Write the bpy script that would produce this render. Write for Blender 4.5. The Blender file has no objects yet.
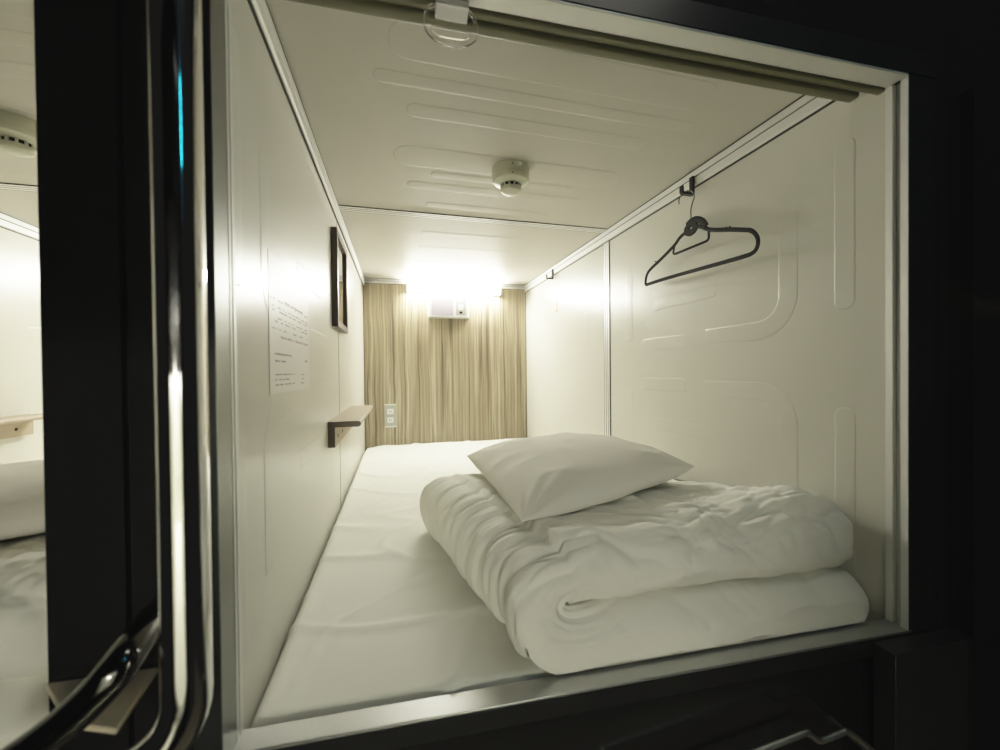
import bpy, bmesh, math, random
from mathutils import Vector, Matrix, noise
R = math.radians
sc = bpy.context.scene
COL = sc.collection
random.seed(7)

# ---------------------------------------------------------------- sizes of the berth
W, D, H = 1.05, 2.058, 1.032          # inner width, depth, height above the sheet
SEAM = 0.984                          # depth of the panel joint
PITCH = 1.16                          # distance to the berth on the left
CAM = Vector((.2, -.50376, .45244)); YAW, FPX, PIT, ROLL = .2533, 395.3, -.01012, .010265

# front frame plane (turned by 3 degrees against the walls)
FA = R(-3.0)
FM = Matrix.Translation((0, .06, 0)) @ Matrix.Rotation(FA, 4, 'Z')
def FW(u, v, z):
    return FM @ Vector((u, v, z))

def FH(u, v, z):
    return FW(u, v, z + .022*(1-u/1.045))

# ---------------------------------------------------------------- materials
MATS = {}
def mat(name, col, rough=.5, metal=0., spec=.5, emit=None, strength=0., trans=0., coat=0., ior=1.45):
    m = bpy.data.materials.new(name); m.use_nodes = True
    b = m.node_tree.nodes['Principled BSDF']
    b.inputs['Base Color'].default_value = (*col, 1)
    b.inputs['Roughness'].default_value = rough
    b.inputs['Metallic'].default_value = metal
    b.inputs['Specular IOR Level'].default_value = spec
    b.inputs['Transmission Weight'].default_value = trans
    b.inputs['Coat Weight'].default_value = coat
    b.inputs['IOR'].default_value = ior
    if emit:
        b.inputs['Emission Color'].default_value = (*emit, 1)
        b.inputs['Emission Strength'].default_value = strength
    MATS[name] = m
    return m

def add_noise(m, scale, bump=0., bump_dist=.001, tint=0., stretch=(1, 1, 1), detail=4):
    """procedural grain: slight tint and bump from an object-space noise"""
    nt = m.node_tree; N = nt.nodes; L = nt.links
    b = N['Principled BSDF']
    tc = N.new('ShaderNodeTexCoord'); mp = N.new('ShaderNodeMapping')
    mp.inputs['Scale'].default_value = stretch
    L.new(tc.outputs['Object'], mp.inputs['Vector'])
    n = N.new('ShaderNodeTexNoise'); n.inputs['Scale'].default_value = scale; n.inputs['Detail'].default_value = detail
    L.new(mp.outputs['Vector'], n.inputs['Vector'])
    if tint:
        mx = N.new('ShaderNodeMix'); mx.data_type = 'RGBA'
        c = b.inputs['Base Color'].default_value[:]
        mx.inputs['A'].default_value = (c[0]*(1-tint), c[1]*(1-tint), c[2]*(1-tint), 1)
        mx.inputs['B'].default_value = (min(1, c[0]*(1+tint)), min(1, c[1]*(1+tint)), min(1, c[2]*(1+tint)), 1)
        L.new(n.outputs['Fac'], mx.inputs['Factor']); L.new(mx.outputs['Result'], b.inputs['Base Color'])
    if bump:
        bp = N.new('ShaderNodeBump'); bp.inputs['Strength'].default_value = bump; bp.inputs['Distance'].default_value = bump_dist
        L.new(n.outputs['Fac'], bp.inputs['Height']); L.new(bp.outputs['Normal'], b.inputs['Normal'])
    return m

panel = add_noise(mat('panel_white', (.66, .65, .58), .30, spec=.45), 9, bump=.12, bump_dist=.004, tint=.012, detail=2)
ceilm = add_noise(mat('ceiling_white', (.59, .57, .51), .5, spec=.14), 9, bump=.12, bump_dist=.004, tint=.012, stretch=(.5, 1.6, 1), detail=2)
alu = add_noise(mat('aluminium', (.78, .78, .75), .42, metal=.30), 60, tint=.04, stretch=(1, 1, 12))
alusat = add_noise(mat('aluminium_satin', (.50, .51, .50), .34, metal=.75), 80, tint=.05, stretch=(8, 1, 1))
darksat = add_noise(mat('dark_satin_metal', (.22, .23, .22), .34, metal=.85), 80, tint=.06, stretch=(1, 1, .1))
groove = mat('groove_dark', (.05, .05, .05), .4, metal=.3)
darkmetal = add_noise(mat('anodised_dark', (.014, .0142, .015), .35, metal=.2), 40, tint=.1)
black = add_noise(mat('black_gloss', (.011, .011, .0112), .16, spec=.5), 25, tint=.2, bump=.02, bump_dist=.002)
chrome = add_noise(mat('chrome', (.86, .86, .86), .06, metal=1.), 30, tint=.02)
linen = add_noise(mat('sheet_cotton', (.88, .88, .81), .85, spec=.2), 420, bump=.10, bump_dist=.0006, tint=.02)
duvetm = add_noise(mat('duvet_cotton', (.90, .885, .81), .85, spec=.2), 380, bump=.10, bump_dist=.0006, tint=.02)
pillowm = add_noise(mat('pillow_cotton', (.80, .775, .705), .85, spec=.2), 380, bump=.10, bump_dist=.0006, tint=.02)
darkwood = add_noise(mat('dark_brown_wood', (.105, .080, .062), .42), 40, tint=.35, bump=.1, stretch=(1, 1, .12))
tanwood = add_noise(mat('tan_laminate', (.42, .35, .26), .40), 40, tint=.12, stretch=(1, .12, 1))
velvet = add_noise(mat('charcoal_velvet', (.030, .031, .030), .8, spec=.25), 300, bump=.3, bump_dist=.0006, tint=.3)
blackpl = mat('black_plastic', (.012, .012, .012), .35)
ivory = add_noise(mat('ivory_plastic', (.62, .62, .50), .42), 30, tint=.03)
hole = mat('dark_slot', (.004, .004, .004), .8)
whitepl = add_noise(mat('white_plastic', (.80, .80, .79), .35), 30, tint=.02)
lilac = add_noise(mat('speaker_grille_grey', (.40, .365, .42), .6), 900, bump=.5, bump_dist=.001, tint=.1)
greypl = add_noise(mat('grey_plate', (.40, .42, .38), .4), 50, tint=.04)
olive = add_noise(mat('olive_bar', (.165, .16, .095), .45), 40, tint=.1, stretch=(.1, 1, 1))
clear = mat('clear_acrylic', (1., 1., 1.), .02, trans=1., ior=1.46)
glassm = mat('mirror_silver', (.82, .83, .80), .02, metal=1.)
paper = add_noise(mat('notice_paper', (.76, .75, .70), .4), 50, tint=.02)
ink = mat('grey_ink', (.26, .25, .245), .6)
inkred = mat('reddish_ink', (.36, .25, .23), .6)
red = mat('red_sticker', (.80, .22, .14), .5)
lampm = mat('lamp_diffuser', (1, 1, 1), .5, emit=(1., .985, .875), strength=132.)
cyanm = mat('cyan_light', (.1, .8, .9), .4, emit=(.03, .75, 1.), strength=9.)
bluem = mat('blue_light', (.02, .2, .4), .4, emit=(.01, .16, .30), strength=.25)
beige = add_noise(mat('pale_beige', (.85, .74, .56), .35), 30, tint=.1, stretch=(.1, 1, 1))

def wood_wall():
    m = bpy.data.materials.new('pale_zebrano'); m.use_nodes = True
    nt = m.node_tree; N = nt.nodes; L = nt.links; b = N['Principled BSDF']
    b.inputs['Roughness'].default_value = .42
    tc = N.new('ShaderNodeTexCoord')
    # warp so that the grain wanders a little
    wn = N.new('ShaderNodeTexNoise'); wn.inputs['Scale'].default_value = 3.2; wn.inputs['Detail'].default_value = 2
    L.new(tc.outputs['Object'], wn.inputs['Vector'])
    wa = N.new('ShaderNodeVectorMath'); wa.operation = 'MULTIPLY_ADD'
    wa.inputs[1].default_value = (.022, 0, 0); L.new(wn.outputs['Color'], wa.inputs[0]); L.new(tc.outputs['Object'], wa.inputs[2])
    def grain(sx, sz, scale, det, rough, lo, hi):
        mp = N.new('ShaderNodeMapping'); mp.inputs['Scale'].default_value = (sx, 1, sz)
        L.new(wa.outputs[0], mp.inputs['Vector'])
        n = N.new('ShaderNodeTexNoise'); n.inputs['Scale'].default_value = scale
        n.inputs['Detail'].default_value = det; n.inputs['Roughness'].default_value = rough
        L.new(mp.outputs['Vector'], n.inputs['Vector'])
        r = N.new('ShaderNodeMapRange'); r.inputs['From Min'].default_value = lo; r.inputs['From Max'].default_value = hi
        L.new(n.outputs['Fac'], r.inputs['Value'])
        return r.outputs['Result']
    bands = grain(6, .10, 2.2, 2, .5, .36, .64)
    fine = grain(30, .38, 2.4, 5, .7, .44, .60)
    dark = grain(24, .34, 1.9, 3, .6, .555, .635)
    def mix(fac, a, bb):
        x = N.new('ShaderNodeMix'); x.data_type = 'RGBA'
        L.new(fac, x.inputs['Factor'])
        for key, val in (('A', a), ('B', bb)):
            if isinstance(val, tuple): x.inputs[key].default_value = (*val, 1)
            else: L.new(val, x.inputs[key])
        return x.outputs['Result']
    c1 = mix(bands, (.37, .315, .215), (.52, .465, .335))
    c2 = mix(fine, (.25, .205, .135), c1)
    c3 = mix(dark, c2, (.125, .100, .070))
    L.new(c3, b.inputs['Base Color'])
    return m
woodm = wood_wall()

# ---------------------------------------------------------------- mesh helpers
class MB:
    def __init__(s): s.v = []; s.f = []; s.mi = []
    def add(s, vs, fs, mi=0):
        o = len(s.v); s.v += [Vector(p) for p in vs]
        s.f += [tuple(i+o for i in f) for f in fs]; s.mi += [mi]*len(fs); return s
    def box(s, x0, x1, y0, y1, z0, z1, fn=None, mi=0):
        P = [(x0,y0,z0),(x1,y0,z0),(x1,y1,z0),(x0,y1,z0),(x0,y0,z1),(x1,y0,z1),(x1,y1,z1),(x0,y1,z1)]
        if fn: P = [fn(*p) for p in P]
        return s.add(P, [(3,2,1,0),(4,5,6,7),(0,1,5,4),(1,2,6,5),(2,3,7,6),(3,0,4,7)], mi)
    def prism(s, poly, fn, a, b, mi=0):
        """polygon extruded between parameter a and b: fn(p, q, t)"""
        n = len(poly)
        vs = [fn(p[0], p[1], a) for p in poly] + [fn(p[0], p[1], b) for p in poly]
        fs = [tuple(range(n-1, -1, -1)), tuple(range(n, 2*n))] + [(i, (i+1) % n, n+(i+1) % n, n+i) for i in range(n)]
        return s.add(vs, fs, mi)
    def tube(s, pts, r, seg=12, closed=False, flat=None, up=Vector((0,0,1)), cap=True, mi=0):
        """tube along points; flat=(a,b) gives an elliptical section with a along up-ish direction"""
        pts = [Vector(p) for p in pts]; n = len(pts); rings = []
        prev = None
        for i, p in enumerate(pts):
            if closed: t = pts[(i+1) % n]-pts[i-1]
            else: t = pts[min(i+1, n-1)]-pts[max(i-1, 0)]
            t.normalize()
            ref = up if prev is None else prev
            a = ref - t*ref.dot(t)
            if a.length < 1e-4: a = Vector((1,0,0)) - t*t.x
            a.normalize(); b = t.cross(a); prev = a if flat is None else None
            if flat is not None:
                a = up - t*up.dot(t); a = a.normalized(); b = t.cross(a)
            ra, rb = flat if flat else ((r[i] if isinstance(r, list) else r),)*2
            rings.append([p + a*ra*math.cos(2*math.pi*k/seg) + b*rb*math.sin(2*math.pi*k/seg) for k in range(seg)])
        vs = [q for rg in rings for q in rg]; fs = []
        for i in range(n if closed else n-1):
            j = (i+1) % n
            for k in range(seg):
                fs.append((i*seg+k, i*seg+(k+1) % seg, j*seg+(k+1) % seg, j*seg+k))
        if cap and not closed:
            fs.append(tuple(range(seg-1, -1, -1))); fs.append(tuple((n-1)*seg+k for k in range(seg)))
        return s.add(vs, fs, mi)
    def lathe(s, prof, origin, seg=48, axis='z', mi=0):
        o = Vector(origin); vs = []; n = len(prof)
        for k in range(seg):
            a = 2*math.pi*k/seg
            for r, h in prof:
                vs.append(o + Vector((r*math.cos(a), r*math.sin(a), h)))
        fs = []
        for k in range(seg):
            j = (k+1) % seg
            for i in range(n-1):
                fs.append((k*n+i, j*n+i, j*n+i+1, k*n+i+1))
        return s.add(vs, fs, mi)

def link(o): COL.objects.link(o); return o
def build(name, mb, m, parent=None, origin=None, smooth=False, bevel=0., seg=2, mx=None, angle=35):
    """MB in world coordinates -> ONE object (child of parent if given)"""
    me = bpy.data.meshes.new(name)
    if parent is not None: M = parent.matrix_basis.copy()
    elif mx is not None: M = mx
    else: M = Matrix.Translation(origin if origin is not None else (0,0,0))
    if parent is not None and parent.parent is not None: M = parent.parent.matrix_basis @ M
    inv = M.inverted()
    me.from_pydata([inv @ p for p in mb.v], [], mb.f)
    ms = m if isinstance(m, (list, tuple)) else [m]
    for q in ms: me.materials.append(q)
    for i, p in enumerate(me.polygons): p.material_index = mb.mi[i]
    bm = bmesh.new(); bm.from_mesh(me)
    bmesh.ops.remove_doubles(bm, verts=bm.verts, dist=1e-6)
    bmesh.ops.recalc_face_normals(bm, faces=bm.faces); bm.to_mesh(me); bm.free()
    o = bpy.data.objects.new(name, me); link(o)
    if parent is not None: o.parent = parent
    else: o.matrix_basis = M
    if bevel:
        md = o.modifiers.new('bevel', 'BEVEL'); md.width = bevel; md.segments = seg; md.limit_method = 'ANGLE'; md.angle_limit = R(40)
        smooth = True
    if smooth:
        for p in me.polygons: p.use_smooth = True
        try: me.set_sharp_from_angle(angle=R(angle))
        except Exception: pass
    return o
def tag(o, label, cat, group=None):
    o['label'] = label; o['category'] = cat
    if group: o['group'] = group
    return o
def struct(name, mb, m, **k):
    o = build(name, mb, m, **k); o['kind'] = 'structure'; return o
def empty(name, loc, label, cat, group=None, rotz=0):
    o = bpy.data.objects.new(name, None); o.empty_display_size = .03; link(o)
    o.matrix_basis = Matrix.Translation(loc) @ Matrix.Rotation(rotz, 4, 'Z')
    return tag(o, label, cat, group)
def copy_tree(o, parent=None):
    c = o.copy(); link(c)
    if parent is not None: c.parent = parent
    for ch in list(o.children): copy_tree(ch, c)
    return c
def neighbour(o, label=None):
    c = copy_tree(o); c.location = o.location + Vector((-PITCH, .06, 0))
    if label: c['label'] = label
    return c

def arc(cx, cy, r, a0, a1, n=8):
    return [(cx+r*math.cos(R(a0+(a1-a0)*i/n)), cy+r*math.sin(R(a0+(a1-a0)*i/n))) for i in range(n+1)]
def rrect(x0, x1, y0, y1, r, n=8):
    return arc(x1-r, y1-r, r, 0, 90, n)+arc(x0+r, y1-r, r, 90, 180, n)+arc(x0+r, y0+r, r, 180, 270, n)+arc(x1-r, y0+r, r, 270, 360, n)
def inset(poly, d):
    """inset of a counter-clockwise outline by d (small against its radii)"""
    n = len(poly); out = []
    for i in range(n):
        a, p, b = Vector(poly[i-1]), Vector(poly[i]), Vector(poly[(i+1) % n])
        k = 1; j = i
        while (p-a).length < 1e-7: k += 1; a = Vector(poly[i-k])
        k = 1
        while (b-p).length < 1e-7: k += 1; b = Vector(poly[(i+k) % n])
        t1 = (p-a).normalized(); t2 = (b-p).normalized()
        n1 = Vector((-t1.y, t1.x)); n2 = Vector((-t2.y, t2.x)); nn = (n1+n2)
        nn = nn.normalized() if nn.length > 1e-6 else n1
        out.append(tuple(p + nn*d/max(.4, nn.dot(n1))))
    return out
def clean(poly):
    out = []
    for p in poly:
        if not out or (Vector(p)-Vector(out[-1])).length > 1e-5: out.append(p)
    if (Vector(out[0])-Vector(out[-1])).length < 1e-5: out.pop()
    return out
def emboss(mb, poly, fn, h=.0012, w=.005, base=-.0004):
    h *= .32; w *= .8
    """raised pressed pad: fn(p, q, height)"""
    poly = clean(poly); n = len(poly); i1 = inset(poly, w*.35); i2 = inset(poly, w)
    vs = [fn(*p, base) for p in poly]+[fn(*p, h*.75) for p in i1]+[fn(*p, h) for p in i2]
    fs = []
    for r in (0, n):
        for i in range(n): fs.append((r+i, r+(i+1) % n, r+n+(i+1) % n, r+n+i))
    fs.append(tuple(range(2*n, 3*n)))
    mb.add(vs, fs)
def jband(x_in, x_out, y_top, y_bot, t, y_end, r):
    """J-shaped pressed band: down along x_out, round the corner, along the bottom to y_end"""
    # ccw outline in (p,q): p = along wall, q = up ; x_out < x_in (towards the opening)
    o = [(x_out, y_top)] + arc(x_out+r, y_bot+r, r, 180, 270, 10) + [(y_end, y_bot), (y_end, y_bot+t)]
    o += list(reversed(arc(x_in+(r-(x_in-x_out)), y_bot+r, max(r-(x_in-x_out), .01), 180, 270, 8))) + [(x_in, y_top)]
    return o

# ================================================================= SETTING
def setting(dx, dy, sfx):
    T = Vector((dx, dy, 0))
    MX = Matrix.Translation(T)
    def st(name, mb, m, **k):
        for p in mb.v: p += T
        return struct(name, mb, m, mx=MX, **k)
    # ceiling: two sheets
    mb = MB(); fnC = lambda x, y, h: (x, y, H-h)
    mb.box(-.012, W+.012, .066, D+.012, H, H+.02)
    for (x0, x1, y0, y1) in ((.16,.89,.285,.325),(.225,.825,.37,.42),(.30,.75,.655,.69),(.235,.815,.725,.775),(.30,.75,.865,.905)):
        emboss(mb, rrect(x0, x1, y0, y1, min(.022, (y1-y0)/2-.001)), fnC, h=.0016, w=.006)
    emboss(mb, rrect(.195, .855, .535, .64, .05), fnC, h=.0016, w=.006)
    emboss(mb, rrect(.19, .86, .165, .255, .04), fnC, h=.0012, w=.006)
    for y0 in (1.15, 1.35, 1.6, 1.8):
        emboss(mb, rrect(.3, .75, y0, y0+.04, .018), fnC, h=.0014, w=.006)
    st('ceiling', mb, ceilm, smooth=True, angle=60)
    # walls
    def pads(mb, fn):
        for s in (0, 1):
            g = (lambda q: q) if s == 0 else (lambda q: .94-q)
            def put(poly):
                poly = [(p, g(q)) for p, q in poly]
                if s: poly = poly[::-1]
                emboss(mb, poly, fn)
            put(rrect(.058, .098, .565, .90, .0195))
            put(jband(.218, .171, .80, .52, .045, .44, .10))
            put(rrect(.40, .67, .650, .69, .012))
            put(rrect(.52, .74, .515, .56, .012))
            put(rrect(.80, .845, .56, .86, .02))
        emboss(mb, rrect(1.15, 1.19, .55, .86, .0195), fn)
        emboss(mb, rrect(1.84, 1.88, .55, .86, .0195), fn)
        emboss(mb, rrect(1.34, 1.68, .60, .64, .0195), fn)
        emboss(mb, rrect(1.34, 1.68, .30, .34, .0195), fn)
    mb = MB(); mb.box(-.02, 0, .0625, D+.012, -.12, H+.02); pads(mb, lambda p, q, h: (h, p, q))
    st('wall_left', mb, panel, smooth=True, angle=60)
    mb = MB(); mb.box(W, W+.02, .0085, D+.012, -.12, H+.02); pads(mb, lambda p, q, h: (W-h, p, q))
    st('wall_right', mb, panel, smooth=True, angle=60)
    mb = MB(); mb.box(-.02, W+.02, D, D+.02, -.12, H+.02)
    emboss(mb, rrect(.36, .69, .565, .66, .03), lambda p, q, h: (p, D-h, q), h=.0010, w=.006)
    st('wall_back', mb, woodm, smooth=True, angle=60)
    mb = MB(); mb.box(-.02, W+.02, .07, D+.02, -.16, -.12); st('floor', mb, darkmetal)
    # aluminium corner rails along the ceiling (stepped profile, two grooves)
    def rail(name, fn, a, b, k=1.):
        mb = MB()
        prof = [(0, H), (.006, H), (.006, H-.004*k), (.010, H-.006*k), (.010, H-.020*k), (.007, H-.021*k), (.007, H-.024*k), (.010, H-.025*k), (.010, H-.045*k), (.006, H-.0475*k), (0, H-.0475*k)]
        mb.prism(prof, fn, a, b)
        mb.prism([(.0062, H-.0208*k), (.0074, H-.0208*k), (.0074, H-.0242*k), (.0062, H-.0242*k)], fn, a, b, mi=1)
        mb.prism([(.0, H-.0475*k), (.004, H-.0475*k), (.004, H-.0505*k), (0, H-.0505*k)], fn, a, b, mi=1)
        mb.prism([(.005, H+.0005), (.0095, H+.0005), (.0095, H-.0016), (.005, H-.0016)], fn, a, b, mi=1)
        return st(name, mb, [alu, groove])
    rail('trim_1', lambda p, z, t: (W-p, t, z), .045, D)
    rail('trim_2', lambda p, z, t: (p, t, z), .09, D)
    rail('trim_3', lambda p, z, t: (t, D-p, z), 0, W, .62)
    # joint strips: three battens with dark lines between
    def joint(name, fn, a, b):
        mb = MB()
        for p0, p1 in ((-.0200, -.0100), (-.0050, .0050), (.0100, .0200)):
            mb.prism([(p0, 0), (p1, 0), (p1, .003), (p0, .003)], fn, a, b)
        mb.prism([(-.0245, 0), (.0245, 0), (.0245, .0024), (-.0245, .0024)], fn, a, b, mi=1)
        return st(name, mb, [alu, groove])
    joint('trim_4', lambda p, h, t: (t, SEAM+p, H-h), .010, W-.010)
    joint('trim_5', lambda p, h, t: (W-h, SEAM+p, t), -.05, H-.0475)
    mb = MB(); mb.box(0, .0008, SEAM-.0018, SEAM+.0018, -.05, H-.0475); st('trim_6', mb, groove)
    # dark joint where the wooden end panel meets the side walls, and the two rail corner pieces
    mb = MB()
    for x in (0, W-.004): mb.box(x, x+.004, D-.0012, D, -.05, H-.03)
    st('trim_7', mb, groove)
    mb = MB()
    for x0, s in ((.010, 1), (W-.010, -1)):
        for k in range(3):
            a, b = sorted((x0, x0+s*(.085-.02*k)))
            mb.box(a, b, D-.0125-.006*k, D-.007, H-.012-.006*k, H-.008-.006*k)
    st('trim_8', mb, alusat)
setting(0, 0, '')
setting(-PITCH, .06, '.001')

# ---------------------------------------------------------------- front frame and black facade (structure)
def frame(du, base=0):
    mx = FM
    U0, U1, Z0, Z1 = .004+du, 1.045+du, 0.0, .946
    fn = lambda u, v, z: FW(u, v, z)
    def side(name, f2, left=False):
        """f2(depth v, out) -> section; fins at both rims, a sunk channel between"""
        mb = MB()
        cuts = ((.002, -.0085, 0, 0), (-.0085, -.0205, .008, 1), (-.0205, -.031, 0, 0))
        if left: cuts = ((.003, -.005, 0, 0), (-.005, -.0085, .005, 2), (-.0085, -.0135, 0, 0), (-.0135, -.0485, .0005, 1))
        for v0, v1, o, mi in cuts:
            f2(mb, v0, v1, o, mi)
        return struct(name, mb, [alu, darksat if left else alusat, groove], mx=mx)
    side('trim_%d' % (base+1), lambda mb, v0, v1, o, mi: mb.box(U0-(.0018 if v1 < -.03 else .0105), U0-o, v1, v0, Z0-.004, Z1+.030, fn, mi), True)
    side('trim_%d' % (base+2), lambda mb, v0, v1, o, mi: mb.box(U1+o, U1+(.0022 if v1 < -.03 else .0105), v1, v0, Z0-.0, Z1, fn, mi))
    # sill and header: flat satin aluminium, 30 mm deep
    mb = MB(); mb.box(U0-.0105, U1+.0105, -.031, .003, Z0-.005, Z0-.0005, fn); struct('trim_%d' % (base+3), mb, alusat, mx=mx, bevel=.0012)
    mb = MB(); mb.box(U0-.0105, U1+.0022, -.031, .001, Z1, Z1+.004, FH); struct('trim_%d' % (base+4), mb, alu, mx=mx, bevel=.0012)
    # dark anodised outer face of the frame, all round
    mb = MB()
    mb.box(U0-.030, U1+.065, -.0325, -.004, Z1+.004, Z1+.042, FH)
    mb.box(U0-.030, U1+.065, -.0325, -.004, Z0-.031, Z0-.005, fn)
    mb.box(U1+.0022, U1+.065, -.0306, -.0215, Z0-.005, Z1+.004, fn)
    mb.box(U0-.030, U0-.0018, -.0482, -.0215, Z0-.005, Z1+.030, fn)
    struct('trim_%d' % (base+5), mb, darkmetal, mx=mx)
frame(0, 8)
frame(-1.19, 13)
# white box of the blind above the header
fn = FW
mb = MB(); mb.box(.0, 1.05, .002, .055, .958, 1.031-.022, FH); struct('trim_19', mb, panel, mx=FM)
# black glossy facade round the opening
mb = MB()
mb.box(-1.6, 2.0, -.030, .004, .985, 1.75, fn)             # above
mb.box(1.112, 2.0, -.030, .004, -1.15, .985, fn)            # right
mb.box(-1.6, 1.112, -.024, .004, -1.15, -.036, fn)          # below
mb.box(1.165, 1.40, -.048, -.030, -.02, .93, fn)           # stepped panel on the right
mb.box(-.167, -.026, -.030, .02, -.036, .985, fn)          # pier between the two berths
mb.box(-.167, -.094, -.040, -.030, -.036, .955, fn)
mb.box(-.090, -.026, -.036, -.030, -.036, .985, fn)
struct('wall_front', mb, black, mx=FM)
# protruding black box at the foot of the right side
mb = MB(); mb.box(.966, 1.122, -.066, -.0335, -.200, -.006, fn); mb.box(.966, 1.122, -.063, -.0335, -.42, -.203, fn)
struct('trim_20', mb, mat('box_dark_grey', (.022, .022, .0225), .45), mx=FM, bevel=.0015)

# ================================================================= LAMP, PANEL, OUTLET on the back wall
def make_lamp():
    t = empty('bed_lamp', (.56, D, .965), 'bright white tube lamp at the top of the wood grained end wall', 'lamp')
    mb = MB(); mb.box(.262, .858, D-.022, D, .952, .998); build('base', mb, whitepl, t, bevel=.003)
    mb = MB()
    prof = [(.0225, .957)]+[(.046+.022*math.cos(R(a)), .975+.021*math.sin(R(a))) for a in range(-80, 81, 16)]+[(.0225, .993)]
    mb.prism(prof, lambda p, z, x: (x, D-p, z), .268, .852)
    build('diffuser', mb, lampm, t, smooth=True)
    for x0, x1 in ((.256, .268), (.852, .864)):
        mb = MB(); mb.box(x0, x1, D-.070, D, .951, .999); build('end_cap', mb, whitepl, t, bevel=.004)
    return t
lamp = make_lamp()
neighbour(lamp, 'tube lamp at the head end of the berth left of the black pier')

t = empty('control_panel', (.52, D, .80), 'white control box with speaker and switches below the bright lamp', 'control panel')
mb = MB(); mb.box(.392, .651, D-.045, D, .797, .948); build('housing', mb, whitepl, t, bevel=.003)
mb = MB(); mb.box(.410, .548, D-.0475, D-.044, .808, .940); build('speaker_grille', mb, lilac, t, bevel=.001)
mb = MB(); mb.box(.566, .632, D-.0475, D-.044, .812, .935)
sp = build('switch_plate', mb, greypl, t, bevel=.001)
for z0, z1, m in ((.893, .925, whitepl), (.846, .884, whitepl)):
    mb = MB(); mb.box(.580, .612, D-.0515, D-.047, z0, z1); build('switch', mb, m, sp, bevel=.001)
mb = MB(); mb.box(.587, .607, D-.0495, D-.047, .822, .835); build('indicator', mb, hole, sp)
mb = MB(); mb.box(.392, .651, D-.0455, D, .7945, .7985); build('painted_shadow', mb, greypl, t)  # grey strip stands in for the shade under the housing

t = empty('wall_outlet', (.153, D, .11), 'grey double power outlet low on the wood grained end wall', 'outlet')
mb = MB(); mb.box(.119, .187, D-.008, D, .108, .254); build('plate', mb, greypl, t, bevel=.002)
for zc in (.207, .154):
    mb = MB(); mb.box(.135, .171, D-.011, D-.007, zc-.016, zc+.016); s = build('socket', mb, whitepl, t, bevel=.001)
    for xs_ in (.146, .157):
        mb = MB(); mb.box(xs_, xs_+.003, D-.0115, D-.0105, zc-.006, zc+.006); build('slot', mb, hole, s)
for z0, z1 in ((.247, .2525), (.1095, .115)):
    mb = MB(); mb.box(.119, .187, D-.0085, D-.007, z0, z1); build('cover_edge', mb, whitepl, t)

# ================================================================= SMOKE DETECTOR
def make_detector():
    cx, cy = .522, .594
    t = empty('smoke_detector', (cx, cy, H), 'round ivory smoke detector on the ceiling with dark vent slots', 'smoke detector')
    o = (cx, cy, H)
    mb = MB(); mb.lathe([(0, 0), (.053, 0), (.054, -.002), (.054, -.024), (.053, -.026), (0, -.026)], o, 64); b = build('base', mb, ivory, t, smooth=True)
    mb = MB(); mb.lathe([(0, -.026), (.0535, -.026), (.0535, -.031), (.049, -.038), (.036, -.043), (.031, -.045), (.029, -.0455), (0, -.0455)], o, 64)
    h = build('head', mb, ivory, t, smooth=True)
    mb = MB(); mb.lathe([(0, -.045), (.0265, -.045), (.0265, -.056), (0, -.056)], o, 48); build('vent_core', mb, hole, t, smooth=True)
    for k in range(12):
        mb = MB(); a = 2*math.pi*(k+.2)/12
        M = Matrix.Translation(o) @ Matrix.Rotation(a, 4, 'Z')
        mb.box(.0255, .030, -.0026, .0026, -.056, -.0445, lambda x, y, z, M=M: M @ Vector((x, y, z)))
        build('vent_rib', mb, ivory, t)
    mb = MB(); mb.lathe([(.0265, -.055), (.030, -.055), (.0305, -.058), (.028, -.064), (.020, -.069), (.010, -.071), (0, -.0715)], o, 48); build('cap', mb, ivory, t, smooth=True)
    for zz, rr in ((-.010, .0545), (-.033, .0525)):
        a = math.atan2(CAM.y-cy, CAM.x-cx)+.10
        mb = MB(); c = Vector((cx+rr*math.cos(a), cy+rr*math.sin(a), H+zz)); n = Vector((math.cos(a), math.sin(a), 0))
        mb.tube([c-n*.003, c+n*.0006], .0017, 10); build('indicator', mb, hole, t)
    return t
det = make_detector()
neighbour(det, 'smoke detector on the ceiling of the berth at the far left edge')

# ================================================================= HOOKS, HANGER, STICKER (right wall)
def make_hook(y, label):
    t = empty('coat_hook', (W-.010, y, .995), label, 'hook', 'black hooks on the right ceiling rail')
    x0 = W-.010
    mb = MB(); mb.box(x0-.007, x0+.0005, y-.0075, y+.0075, .957, 1.012); build('back_plate', mb, blackpl, t, bevel=.0012)
    mb = MB()
    pr = [(x0-.005, .972), (x0-.005, .957), (x0-.036, .957), (x0-.0415, .963), (x0-.0415, .981), (x0-.0355, .981), (x0-.0355, .967), (x0-.032, .963), (x0-.009, .963), (x0-.007, .972)]
    mb.prism(pr, lambda p, q, s: (p, s, q), y-.0065, y+.0065); build('hook_arm', mb, blackpl, t, bevel=.001)
    return t
HY = .475
make_hook(HY, 'black rail hook that holds the hanger')
make_hook(1.545, 'empty black rail hook near the lamp end')

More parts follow.
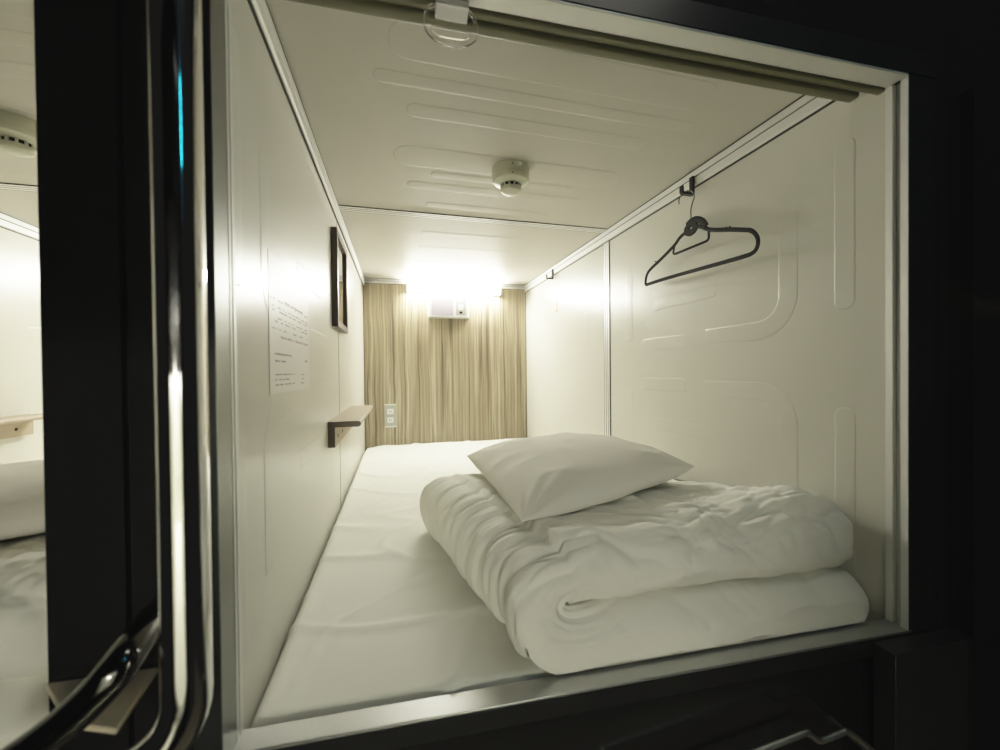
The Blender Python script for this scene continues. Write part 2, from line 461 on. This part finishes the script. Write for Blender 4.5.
def smooth_path(pts, n=6, closed=False):
    P = [Vector(p) for p in pts]; out = []; N = len(P)
    rng = range(N if closed else N-1)
    for i in rng:
        p0 = P[i-1] if (closed or i > 0) else P[0]; p1 = P[i]; p2 = P[(i+1) % N]; p3 = P[(i+2) % N] if (closed or i+2 < N) else P[-1]
        for k in range(n):
            s = k/n
            out.append(.5*((2*p1)+(p2-p0)*s+(2*p0-5*p1+4*p2-p3)*s*s+(3*p1-p0-3*p2+p3)*s**3))
    if not closed: out.append(P[-1])
    return out
hx = 1.013
def HP(y, z, d=0): return Vector((hx+d, y, z))
t = empty('clothes_hanger', (hx, .452, .955), 'slim charcoal velvet clothes hanger hanging on the right wall', 'hanger')
body = [(.452,.846),(.478,.847),(.500,.840),(.518,.828),(.552,.814),(.585,.802),(.605,.795),(.632,.786),(.652,.776),(.662,.762),(.666,.745),(.660,.738),(.640,.737),(.586,.736),(.500,.733),(.415,.729),(.330,.725),(.275,.723),(.252,.724),(.240,.732),(.236,.748),(.242,.765),(.256,.779),(.275,.787),(.313,.801),(.350,.813),(.378,.823),(.395,.832),(.412,.843),(.430,.849)]
mb = MB(); mb.tube(smooth_path([HP(*p) for p in body], 5, True), 0, 12, True, flat=(.0026, .0055), up=Vector((1,0,0)))
build('frame', mb, velvet, t, smooth=True)
mb = MB()   # crown plate with its hole
ring = [(.0225, .0027), (.0235, .0015), (.0235, -.0015), (.0225, -.0027), (.0062, -.0027), (.0055, 0), (.0062, .0027)]
n = 32; vs = []
for k in range(n):
    a = 2*math.pi*k/n
    for r_, h_ in ring: vs.append(HP(.452+r_*1.15*math.cos(a), .852+r_*.86*math.sin(a), h_))
q = len(ring)
mb.add(vs, [(k*q+i, ((k+1) % n)*q+i, ((k+1) % n)*q+(i+1) % q, k*q+(i+1) % q) for k in range(n) for i in range(q)])
mb.tube(smooth_path([HP(.468,.866), HP(.452,.872), HP(.43,.870), HP(.408,.856), HP(.395,.838)], 5), 0, 10, flat=(.0027, .0095), up=Vector((1,0,0)))
build('crown_plate', mb, velvet, t, smooth=True)
mb = MB(); mb.tube(smooth_path([HP(.520,.829), HP(.525,.812), HP(.526,.804), HP(.520,.800), HP(.505,.799), HP(.45,.7985), HP(.405,.798), HP(.391,.799), HP(.386,.805), HP(.386,.822)], 5), 0, 10, flat=(.0025, .0036), up=Vector((1,0,0)))
build('inner_bar', mb, velvet, t, smooth=True)
for yy, zz in ((.606, .800), (.321, .809)):
    mb = MB(); M = Matrix.Translation(HP(yy, zz))
    mb.tube([HP(yy-.006, zz+.001), HP(yy-.002, zz-.002), HP(yy+.003, zz-.001), HP(yy+.007, zz+.003)], 0, 8, flat=(.0026, .0016), up=Vector((1,0,0)))
    build('strap_notch', mb, velvet, t, smooth=True)
wire = [HP(.452,.866), HP(.452,.885), HP(.452,.905), HP(.449,.918), HP(.436,.930,.004), HP(.440,.945,.006), (hx+.009,.455,.960), (hx+.007,.470,.9650), (hx+.004,.483,.9638), (hx-.003,.490,.955), (hx-.005,.488,.944), (hx-.004,.484,.938)]
wire = [HP(.452,.866), HP(.452,.892), HP(.452,.905), HP(.446,.922), HP(.443,.940,.004), HP(.452,.958,.003), HP(.466,.9652,0), HP(.480,.9652,-.002), HP(.491,.957,-.004), HP(.494,.946,-.006), HP(.492,.938,-.006)]
mb = MB(); mb.tube(smooth_path(wire, 6),   .0016, 8); build('wire_hook', mb, mat('steel_wire', (.16, .16, .155), .4, metal=.5), t, smooth=True)

mb = MB()
cy, cz = 1.518, .825
def ringf(y, z, r0, r1, n=20):
    vs = []
    for k in range(n):
        a = 2*math.pi*k/n
        vs += [(W-.0006, y+r0*math.cos(a), z+r0*math.sin(a)), (W-.0006, y+r1*math.cos(a), z+r1*math.sin(a)), (W+.0004, y+r1*math.cos(a), z+r1*math.sin(a))]
    mb.add(vs, [f for k in range(n) for f in ((3*k, 3*((k+1) % n), 3*((k+1) % n)+1, 3*k+1), (3*k+1, 3*((k+1) % n)+1, 3*((k+1) % n)+2, 3*k+2))])
ringf(cy, cz, .010, .017); ringf(cy+.002, cz-.042, .003, .012)
mb.box(W-.0006, W+.0003, cy-.004, cy+.004, cz-.03, cz-.015)
tag(build('red_sticker', mb, red, origin=(W, cy, cz-.055)), 'small faded red mark stuck on the right wall near the lamp', 'sticker')

# ================================================================= LEFT WALL: mirror, notice, shelf
t = empty('wall_mirror', (0, .975, .60), 'small rectangular mirror in a dark brown wooden frame on the left wall', 'mirror')
y0, y1, z0, z1, th, bw = .848, 1.105, .600, .917, .019, .020
mb = MB()
for a in (((y0, y1), (z0, z0+bw)), ((y0, y1), (z1-bw, z1)), ((y0, y0+bw), (z0+bw, z1-bw)), ((y1-bw, y1), (z0+bw, z1-bw))):
    mb.box(0, th, *a[0], *a[1])
build('frame', mb, darkwood, t, bevel=.0015)
mb = MB(); mb.box(.004, .011, y0+bw-.002, y1-bw+.002, z0+bw-.002, z1-bw+.002); build('mirror_glass', mb, glassm, t)

mb = MB()
py0, py1, pz0, pz1 = .205, .497, .418, .652
mb.box(.0003, .0009, py0, py1, pz0, pz1)
nb = build('notice_sheet', mb, paper, origin=(0, .35, pz0))
tag(nb, 'white notice sheet with small grey print stuck on the left wall', 'notice')
rnd = random.Random(3)
tx = MB()
def text_row(mi, z, ya, yb, hgt, dens=.75, cell=.007):
    y = ya
    while y < yb:
        w = cell*rnd.uniform(.5, 1.5)
        if rnd.random() < dens:
            tx.box(.0008, .0010, y, min(y+w*.8, yb), z, z+hgt*rnd.uniform(.6, 1), None, mi)
        y += w
for k in range(9):
    if k % 3 != 1: text_row(0, .577-k*.0062, .215+.004*(k % 3), .484, .0030, .55)
text_row(0, .580, .30, .44, .005, .8, .012)
text_row(1, .514, .27, .485, .005, .85)
text_row(0, .484, .235, .345, .0038, .95, .005); text_row(0, .472, .235, .30, .0038, .95, .005)
text_row(0, .476, .455, .478, .006, 1)
for z in (.449, .440, .431):
    text_row(0, z, .235, .365-.04*(z == .440), .003, .85, .005); text_row(0, z-.001, .415, .445, .003, .7, .005)
po = build('printed_text', tx, [ink, inkred], nb); po['kind'] = 'stuff'

def make_shelf():
    t = empty('wall_shelf', (0, 1.03, .232), 'short brown wooden shelf with dark cut ends on the left wall below the mirror', 'shelf')
    ya, yb = .742, 1.33
    prof = [(0, .308), (.0, .232), (.0195, .232), (.0195, .291), (.086, .291)]+arc(.084, .2995, .0085, -90, 90, 8)+[(.02, .308)]
    mb = MB(); mb.prism(prof, lambda x, z, y: (x, y, z), ya+.0012, yb-.0012); build('board', mb, tanwood, t, smooth=True)
    for a, b in ((ya, ya+.0012), (yb-.0012, yb)):
        mb = MB(); mb.prism(prof, lambda x, z, y: (x, y, z), a, b); build('cut_end', mb, darkwood, t)
    for y in (.80, .90, 1.15, 1.26):
        mb = MB(); mb.tube([(.018, y, .259), (.0208, y, .259)], .0055, 12); build('screw', mb, darkmetal, t)
    return t
shelf = make_shelf()
neighbour(shelf, 'tan shelf on the far wall of the berth at the left edge')

# ================================================================= BED
def fbm(p, oct=3):
    s = 0; a = 1
    for i in range(oct): s += a*noise.noise(p*(2**i)); a *= .5
    return s
def ridged(p):
    return (1-abs(noise.noise(p)))**3
def sstep(a, b, x):
    t = max(0, min(1, (x-a)/(b-a))); return t*t*(3-2*t)

def make_mattress():
    nx, ny = 110, 210
    xa, xb, ya, yb = .006, W-.006, .068, D-.004
    def top(i, j):
        x = xa+(xb-xa)*i/nx; y = ya+(yb-ya)*j/ny
        y -= .0524*x*(1-j/ny)
        dxl, dxr, dyb, dyf = x-xa, xb-x, yb-y, (j/ny)*(yb-ya)
        z = -.002
        for d, r in ((dxl, .016), (dxr, .016), (dyf, .012), (dyb, .02)):
            if d < r: z -= (r-math.sqrt(max(0, r*r-(r-d)**2)))*.8
        if dxl < .12 and dyb < .25: z -= .010*(1-dxl/.12)**2*(1-dyb/.25)
        if dxr < .10 and dyf < .14: z -= .030*(1-dxr/.10)*(1-dyf/.14)
        z += .0035*fbm(Vector((x*3.2, y*2.2, 1.3)), 2)
        q = Vector((x*2.2+.6*noise.noise(Vector((x*3, y*3, 8))), y*1.1, 4.2))
        c1 = max(0, ridged(Vector((x*2.3+y*.25+.25*noise.noise(Vector((x*2, y*2, 3))), y*.55, 7.7)))-.80)/.20
        c2 = max(0, ridged(Vector((x*.9, y*3.4+x*1.5+.3*noise.noise(Vector((x*3, y*3, 5))), 2.1)))-.82)/.18
        c3 = max(0, ridged(Vector((x*5-y*3.2, y*2.5+x*1.8, 9.4)))-.85)/.15
        z += .0080*c1+.0062*c2+.0042*c3
        return (x, y, z)
    mb = MB(); vs = [top(i, j) for j in range(ny+1) for i in range(nx+1)]
    fs = [(j*(nx+1)+i, j*(nx+1)+i+1, (j+1)*(nx+1)+i+1, (j+1)*(nx+1)+i) for j in range(ny) for i in range(nx)]
    mb.add(vs, fs)
    # sides
    ring = [i for i in range(nx+1)]+[j*(nx+1)+nx for j in range(1, ny+1)]+[ny*(nx+1)+i for i in range(nx-1, -1, -1)]+[j*(nx+1) for j in range(ny-1, 0, -1)]
    n = len(ring); low = [(mb.v[k].x, mb.v[k].y, -.118) for k in ring]
    o = len(mb.v); mb.v += [Vector(p) for p in low]
    for k in range(n): mb.f.append((ring[k], o+k, o+(k+1) % n, ring[(k+1) % n])); mb.mi.append(0)
    mb.f.append(tuple(o+k for k in range(n))); mb.mi.append(0)
    ob = build('mattress', mb, linen, origin=(W/2, 1.0, -.118), smooth=True, angle=80)
    return tag(ob, 'long mattress under a smooth white sheet between the two walls', 'mattress')
mattress = make_mattress()
neighbour(mattress, 'white sheeted mattress of the berth at the left edge')

def spow(c, e): return math.copysign(abs(c)**e, c)
def make_duvet():
    NS, NT = 250, 236
    XR = 1.043
    def xl(y):                       # centre of the left turn; the left side runs askew
        return .458-.194*(y-.05)
    zb, zt = .041, .1220             # layer centre heights
    rt = (zt-zb)/2
    lenflat = .53; lent = math.pi*rt*1.25; tot = 2*lenflat+lent
    mb = MB(); rows = []
    for i in range(NS+1):
        s = i/NS*tot
        e = min(s, tot-s)
        er = .085
        endf = math.sqrt(max(0, 1-(1-min(1, e/er))**2)) if e < er else 1.
        if s < lenflat: k = 0; fr = s/lenflat
        elif s > lenflat+lent: k = 2; fr = (s-lenflat-lent)/lenflat
        else: k = 1; fr = (s-lenflat)/lent
        up = 0 if k == 0 else (1 if k == 2 else sstep(.25, 1., fr))
        row = []
        for j in range(NT):
            a = 2*math.pi*j/NT
            y0 = .006*(1-up)+.030*up; y1 = .64
            y0 += .06*(1-endf); y1 -= .06*(1-endf)
            t0, t1, t2 = 60, 90, 122                      # front roll, inner face, back roll, outer face
            if j < t0:
                q = j/t0; ph = R(90*q); th_ = R(-90+180*q)
                dy, dz = .074*(1-math.cos(ph)), -1+2*math.sin(ph)
                uy, uz = .060*(1-math.cos(th_)), math.sin(th_)
                yD, zD, yS, zS = y0+dy, dz, y0+uy, uz
            elif j < t1:
                q = (j-t0)/(t1-t0)
                yD = y0+.074+(y1-y0-.148)*q; yS = y0+.060+(y1-y0-.12)*q; zD = zS = 1
            elif j < t2:
                q = (j-t1)/(t2-t1); ph = R(90*(1-q)); th_ = R(90-180*q)
                yD, zD = y1-.074*(1-math.cos(ph)), -1+2*math.sin(ph)
                yS, zS = y1-.060*(1-math.cos(th_)), math.sin(th_)
            else:
                q = (j-t2)/(NT-t2)
                yD = y1+(y0-y1)*q; yS = y1-.060+(y0-y1+.12)*q; zD = zS = -1
            y = yD*(1-up)+yS*up; sn = zD*(1-up)+zS*up
            yy = max(0, min(.6, y))
            th = (.041*(1-up)+.049*up)*(endf*.97+.03)
            if k == 1: th = .041+.006*math.sin(math.pi*fr)
            L = xl(yy)
            if k == 0: x = XR-(XR-L)*fr; z = zb; nx_, nz_ = 0, 1
            elif k == 2: x = L+(XR-.002-L)*fr; z = zt; nx_, nz_ = 0, -1
            else:
                A = -90-180*fr
                cx_, cz_ = spow(math.cos(R(A)), .80), spow(math.sin(R(A)), .86)
                x = L+rt*1.25*cx_; z = (zb+zt)/2+rt*cz_; nx_, nz_ = -cx_, -cz_
            # n points to the inside of the fold
            p = Vector((x+nx_*th*sn, y, z+nz_*th*sn))
            p.y += (.042-.052*p.x)*(1-sstep(.1, .5, y))
            if k == 2:
                zone = sstep(.3, .9, fr)
                p.z += .034*sstep(.50, .86, fr)*(1-sstep(.10, .30, y))*(1 if sn < 0 else .15)
                p.z -= .040*sstep(.22, .55, y)*sstep(.35, .9, fr)*(1 if sn < 0 else .4)
                p.z += .012*math.exp(-((y-.13)/.07)**2)*(1 if sn < 0 else .0)
                p.z -= .002*(1-sstep(.07, .20, y))*(1 if sn > 0 else .0)*zone
            if k == 0 and p.z < .004: p.z = .004
            row.append(p)
        rows.append(row)
    vs = [p for r in rows for p in r]
    fs = [(i*NT+j, i*NT+(j+1) % NT, (i+1)*NT+(j+1) % NT, (i+1)*NT+j) for i in range(NS) for j in range(NT)]
    fs.append(tuple(range(NT-1, -1, -1))); fs.append(tuple(NS*NT+j for j in range(NT)))
    mb.add(vs, fs)
    me = bpy.data.meshes.new('tmp'); me.from_pydata(mb.v, [], mb.f)
    bm = bmesh.new(); bm.from_mesh(me); bmesh.ops.recalc_face_normals(bm, faces=bm.faces); bm.normal_update()
    for v in bm.verts:
        p = v.co.copy(); n = v.normal
        left = 1-sstep(.40, .60, p.x+.194*(p.y-.05))
        front = 1-sstep(.03, .11, p.y)
        topw = sstep(.11, .15, p.z)*(1-left)
        w1 = noise.noise(Vector((p.x*4, p.y*4, p.z*4)))
        d = .007*noise.noise(p*7.5)+.004*noise.noise(p*15+Vector((5, 0, 0)))
        # gathers running over the left fold
        w2 = noise.noise(Vector((p.x*9, p.y*9, p.z*9+4)))
        amp = .65+.5*noise.noise(Vector((p.x*5, p.y*6, 2.2)))
        yy = p.y-.35*p.x
        g = ridged(Vector((p.x*1.6, yy*27+1.3*w1, p.z*2)))-.4
        g2 = ridged(Vector((p.x*3+3, yy*58+2.2*w1+.8*w2, p.z*4)))-.4
        d += left*amp*(.012*g+.0065*g2)
        # creases over the upper face, running out to the front edge
        q = Vector(((p.x+.55*p.y)*14+1.6*w1+.7*w2, (p.y-.3*p.x)*5, 3.1))
        crum = sstep(.55, .75, p.x)*(1-sstep(.20, .42, p.y))
        d += topw*(.009*(ridged(q)-.4)+.005*(ridged(q*2.3)-.4))
        q3 = Vector((p.x*16+p.y*20+1.5*w2, p.y*34-p.x*9+1.5*w1, 1.7))
        d += topw*crum*(.007*(ridged(q3)-.4)+.003*(ridged(q3*1.9)-.4))
        # small tucks along the front folds
        f1 = ridged(Vector((p.x*19+1.5*w1+p.z*14, p.y*5, p.z*8+(3 if p.z > .08 else 9))))-.4
        f2 = ridged(Vector((p.x*8-p.z*6+1.1*w2, p.z*13+p.x*4, 6)))-.4
        d += front*(1-left*.6)*(.0042*f1+.0045*f2)
        if p.z < .02 and n.z < -.3: d *= .1
        v.co = p+n*d
    for _ in range(1):
        bmesh.ops.smooth_vert(bm, verts=bm.verts, factor=.06, use_axis_x=True, use_axis_y=True, use_axis_z=True)
    for v in bm.verts:
        v.co.x = min(v.co.x, W-.004); v.co.z = max(v.co.z, .0035); v.co.y = max(v.co.y, .058-.0524*v.co.x)
    out = MB(); out.v = [v.co.copy() for v in bm.verts]; bm.verts.index_update()
    out.f = [tuple(v.index for v in f.verts) for f in bm.faces]; out.mi = [0]*len(out.f); bm.free()
    o = build('folded_duvet', out, duvetm, origin=(.66, .3, 0), smooth=True, angle=180)
    return tag(o, 'thick white duvet folded in two layers on the bed beneath the pillow', 'duvet')
duvet = make_duvet()
neighbour(duvet, 'folded white duvet in the berth at the left edge')

def make_pillow():
    NU, NV = 96, 76
    T = .056
    FL, FR, BL, BR = Vector((.412, .172, .182)), Vector((.918, .330, .208)), Vector((.392, .640, .205)), Vector((.87, .76, .196))
    C = (FL+FR+BL+BR)/4
    mb = MB()
    def pt(i, j, s):
        u = -1+2*i/NU; v = -1+2*j/NV
        u = math.sin(u*math.pi/2)*.5+u*.5; v = math.sin(v*math.pi/2)*.5+v*.5
        uu = u*(1-.02*(1-v*v)*u*u); vv = v*(1-(-.06 if v < 0 else .03)*(1-u*u)*v*v)      # edges drawn in between the corners
        a, b = (uu+1)/2, (vv+1)/2
        p = FL*(1-a)*(1-b)+FR*a*(1-b)+BL*(1-a)*b+BR*a*b
        h = max(0, (1-abs(u)**2.8)*(1-abs(v)**3.2))
        z = T*h**.50
        if s < 0: z *= .80
        e = h**.35
        w = Vector((u*2.0, v*1.7, s*3.0))
        z += .005*noise.noise(w*1.4)*e
        cr = ridged(Vector((u*2.0+v*1.3, v*2.2-u*.8, 4+s*2)))-.5
        z += .006*cr*e*(1-.6*h)
        k = (abs(u*v))**1.5                                           # gathers running out of the corners
        z += .005*k*e*math.sin(16*math.atan2((1-abs(v))*1.0, (1-abs(u))+1e-4))
        z += .004*(1-abs(v))*abs(u)**4*e*math.sin(v*14+1)
        p.z += s*z+.012*h
        return p
    for s in (1, -1):
        vs = [pt(i, j, s) for j in range(NV+1) for i in range(NU+1)]
        fs = [(j*(NU+1)+i, j*(NU+1)+i+1, (j+1)*(NU+1)+i+1, (j+1)*(NU+1)+i) for j in range(NV) for i in range(NU)]
        mb.add(vs, fs if s > 0 else [f[::-1] for f in fs])
    o = build('pillow', mb, pillowm, origin=C-Vector((0, 0, .04)), smooth=True, angle=180)
    md = o.modifiers.new('sub', 'SUBSURF'); md.levels = 1; md.render_levels = 1
    return tag(o, 'plump white pillow lying on top of the folded duvet', 'pillow')
pillow = make_pillow()
neighbour(pillow, 'white pillow on the duvet of the berth at the left edge')

# ================================================================= ROLLER BLIND in the header, its pull ring
t = bpy.data.objects.new('roller_blind', None); link(t); t.matrix_basis = FM @ Matrix.Translation((.52, .015, .945))
tag(t, 'rolled up olive blind under the top rail of the opening', 'blind')
mb = MB()
def bar(v0, v1, ztop, zbot, u0, u1):
    prof = [(v0, ztop), (v0, zbot+.004)]+arc(v0+.004, zbot+.004, .004, 180, 270, 4)+arc(v1-.004, zbot+.004, .004, 270, 360, 4)+[(v1, ztop)]
    m = MB(); m.prism(prof, lambda v, z, u: FH(u, v, z), u0, u1); return m
build('bottom_bar', bar(.0025, .0165, .957, .9425, .002, 1.046), olive, t, smooth=True)
build('bottom_bar', bar(.0205, .0400, .957, .9395, .002, 1.012), olive, t, smooth=True)
mb = MB(); mb.box(.012, 1.01, .0165, .0205, .9465, .957, FH); build('fabric', mb, olive, t)
# clip and ring
mb = MB(); mb.box(.257, .302, -.006, .019, .9360, .9420, FH); mb.box(.257, .302, -.0090, -.005, .9350, .9440, FH)
pc = build('clip', mb, whitepl, t, bevel=.0012)
def ring_plate():
    mb = MB(); n = 56; vs = []; cu, cz = .2780, .9160
    def outer(a): return (.0375*spow(math.cos(a), .84), .0300*spow(math.sin(a), .78))
    def inner(a):
        x, z = .0305*spow(math.cos(a), .62), .0215*spow(math.sin(a), .55)
        return (x*(1 if z > 0 else .93), z+.002)
    for k in range(n):
        a = 2*math.pi*k/n
        o, i = outer(a), inner(a)
        oi = (o[0]*.975, o[1]*.975)
        for (x, z), v in (((o[0], o[1]), .0045), (oi, .003), (i, .003), (i, .0065), (oi, .0065), ((o[0], o[1]), .005)):
            vs.append(FH(cu+x, v-.004, cz+z))
    q = 6
    mb.add(vs, [(k*q+i, ((k+1) % n)*q+i, ((k+1) % n)*q+(i+1) % q, k*q+(i+1) % q) for k in range(n) for i in range(q)])
    return mb
o = build('pull_ring', ring_plate(), clear, t, smooth=True); o['label'] = 'clear plastic pull ring'

# ================================================================= CHROME POLE, SLANTED RAIL, PALE SLAB, HANDLE
PX, PY, PR = .0175, -.100, .0185
t = empty('ladder_pole', (PX, PY, -.2), 'upright chrome pole in front of the black pier on the left', 'pole')
pts = [(PX, PY, 1.25), (PX, PY, .9), (PX, PY, .5), (PX, PY, .172)]
for k in range(1, 9):
    a = R(k*9); pts.append((PX-.06*(1-math.cos(a)), PY-.01*(1-math.cos(a)), .172-.06*math.sin(a)))
last = Vector(pts[-1]); pts.append(tuple(last+Vector((-.05, -.008, -.018))))
mb = MB(); mb.tube(pts, PR, 40); build('tube', mb, chrome, t, smooth=True, angle=60)
for zz in (1.02,):
    mb = MB(); mb.tube([(PX, PY, zz), (PX-.004, .03, zz)], .010, 20); build('bracket', mb, chrome, t, smooth=True)

t = empty('slanted_handrail', (-.13, .02, .12), 'dark chrome handrail slanting down to the lower left corner', 'handrail')
mb = MB()
P = [Vector((-.045, .024, .215)), Vector((-.040, -.03, .222)), Vector((-.036, -.07, .221)), Vector((-.040, -.088, .211)), Vector((-.056, -.090, .192)), Vector((-.079, -.090, .171)), Vector((-.109, -.090, .150)), Vector((-.16, -.090, .122)), Vector((-.22, -.090, .095))]
P = [q-Vector((0, 0, .015)) for q in P]
mb.tube(smooth_path(P, 8), .0150, 24); build('tube', mb, mat('dark_chrome', (.10, .10, .10), .12, metal=1.), t, smooth=True, angle=60)

mb = MB()
mb.prism([(-.172, .028), (-.107, -.040), (-.058, -.060), (-.066, .024)], lambda x, y, z: (x, y, z), .116, .122)  # thin flat pale slab with a slanting left end
tag(build('pale_slab', mb, beige, mx=FM @ Matrix.Translation((-.11, -.07, .118)), bevel=.002), 'small pale slab on the black pier behind the slanted rail', 'step')

t = empty('grab_handle', FW(.80, -.03, -.09), 'bent chrome grab handle on the black front below the sill', 'handle')
HPTS = [(.50, -.024, -.135), (.50, -.05, -.132), (.53, -.062, -.134), (.775, -.062, -.103), (.800, -.062, -.103), (.818, -.062, -.116), (.832, -.062, -.118), (.862, -.062, -.114), (.880, -.062, -.117), (.93, -.062, -.160), (.93, -.050, -.165), (.93, -.024, -.165)]
mb = MB(); mb.tube(smooth_path([FW(*p) for p in HPTS], 6), .0044, 14); build('bar', mb, mat('brushed_chrome', (.86, .86, .84), .34, metal=1.), t, smooth=True, angle=60)

# ================================================================= corridor light strip across from the pole (seen mirrored in it)
LX, LY = .95, -1.22
t = empty('light_strip', (LX, LY, 1.0), 'slim upright blue light strip across the corridor', 'light')
mb = MB(); mb.box(LX-.03, LX+.03, LY-.03, LY-.005, 1.0, 2.4); build('channel', mb, darkmetal, t)
mb = MB(); mb.box(LX-.02, LX+.02, LY-.006, LY, 1.02, 2.38); build('diffuser', mb, bluem, t)
mb = MB(); mb.box(LX-.022, LX+.022, LY-.007, LY+.004, 1.22, 1.54); build('bright_section', mb, cyanm, t)

# the lit berth across the corridor (it is mirrored in the pole)
def turned(x, y, z): return Vector((.45-x, -1.22-y, z-.58))
mb = MB()
mb.box(-.02, 0, 0, 2.06, -.12, H, turned); mb.box(W, W+.02, 0, 2.06, -.12, H, turned)
mb.box(-.02, W+.02, 2.06, 2.08, -.12, H, turned); mb.box(-.02, W+.02, 0, 2.08, H, H+.02, turned)
struct('wall_opposite', mb, panel)
mb = MB(); mb.box(.006, W-.006, .04, 2.05, -.12, 0, turned)
tag(build('mattress', mb, linen, origin=turned(W/2, 1, -.12), bevel=.012), 'white sheeted mattress of the berth across the corridor', 'mattress')
lc = copy_tree(lamp); lc.matrix_basis = Matrix.Translation(turned(.56, D, .965)) @ Matrix.Rotation(math.pi, 4, 'Z')
for ch in lc.children:
    if ch.name.startswith('diffuser'):
        ch.data = ch.data.copy(); ch.data.materials[0] = mat('lamp_diffuser_bright', (1, 1, 1), .5, emit=(1., .985, .84), strength=210.)
lc['label'] = 'tube lamp of the berth across the corridor'
mb = MB()
mb.box(-.25, 0, -.01, .02, -.57, 2.2, turned); mb.box(W, W+.25, -.01, .02, -.57, 2.2, turned)
mb.box(0, W, -.01, .02, H, 2.2, turned); mb.box(0, W, -.01, .02, -.70, 0, turned)
struct('wall_opposite_front', mb, black)
mb = MB(); mb.box(-1.6, 2.0, -1.23, .08, -1.18, -1.15); struct('floor', mb, beige)

# added fill light, out of view, brightens the front of the berths
ld = bpy.data.lights.new('added_fill_light', 'AREA'); ld.shape = 'RECTANGLE'; ld.size = .5; ld.size_y = .12
ld.color = (1, .97, .84); ld.energy = 1.6
lo = bpy.data.objects.new('added_fill_light', ld); link(lo); lo.location = (.75, -.70, 1.75); lo.rotation_euler = (R(25), 0, 0)

# ================================================================= WORLD, CAMERA
w = bpy.data.worlds.new('World'); sc.world = w; w.use_nodes = True
bg = w.node_tree.nodes['Background']; bg.inputs['Color'].default_value = (1, .97, .9, 1); bg.inputs['Strength'].default_value = .006

cd = bpy.data.cameras.new('camera'); cam = bpy.data.objects.new('camera', cd); link(cam)
cd.sensor_width = 36; cd.sensor_fit = 'HORIZONTAL'; cd.lens = FPX/1000*36; cd.clip_start = .02
r_ = Vector((math.cos(YAW), -math.sin(YAW), 0)); fw = Vector((math.sin(YAW), math.cos(YAW), 0)); u_ = Vector((0, 0, 1))
F = fw*math.cos(PIT)+u_*math.sin(PIT); U = -fw*math.sin(PIT)+u_*math.cos(PIT)
R2 = r_*math.cos(ROLL)-U*math.sin(ROLL); U2 = r_*math.sin(ROLL)+U*math.cos(ROLL)
M = Matrix.Identity(4)
for i in range(3): M[i][0], M[i][1], M[i][2], M[i][3] = R2[i], U2[i], -F[i], CAM[i]
cam.matrix_world = M
cd.dof.use_dof = True; cd.dof.focus_distance = 1.15; cd.dof.aperture_fstop = 3.2
sc.camera = cam
vs_ = sc.view_settings
vs_.view_transform = 'Standard'; vs_.look = 'None'; vs_.exposure = 0.0; vs_.gamma = 1.0
# soft shoulder and a slightly lifted black, as in the photograph's exposure
vs_.use_curve_mapping = True
cm = vs_.curve_mapping
XM, K, LIFT = 3.2, 1.85, .0025
cm.white_level = (XM, XM, XM); cm.clip_max_x = 1.0; cm.clip_max_y = 1.0
cv = cm.curves[3]
def tone(x):
    x = x**1.1
    return LIFT+(1-LIFT)*(1-math.exp(-K*x))/(1-math.exp(-K*XM**1.1))
xs = [.004, .012, .03, .06, .11, .18, .28, .42, .62]
cv.points[0].location = (0, LIFT); cv.points[1].location = (1, 1)
for x in xs: cv.points.new(x, tone(x*XM))
cm.extend = 'HORIZONTAL'
cm.update()
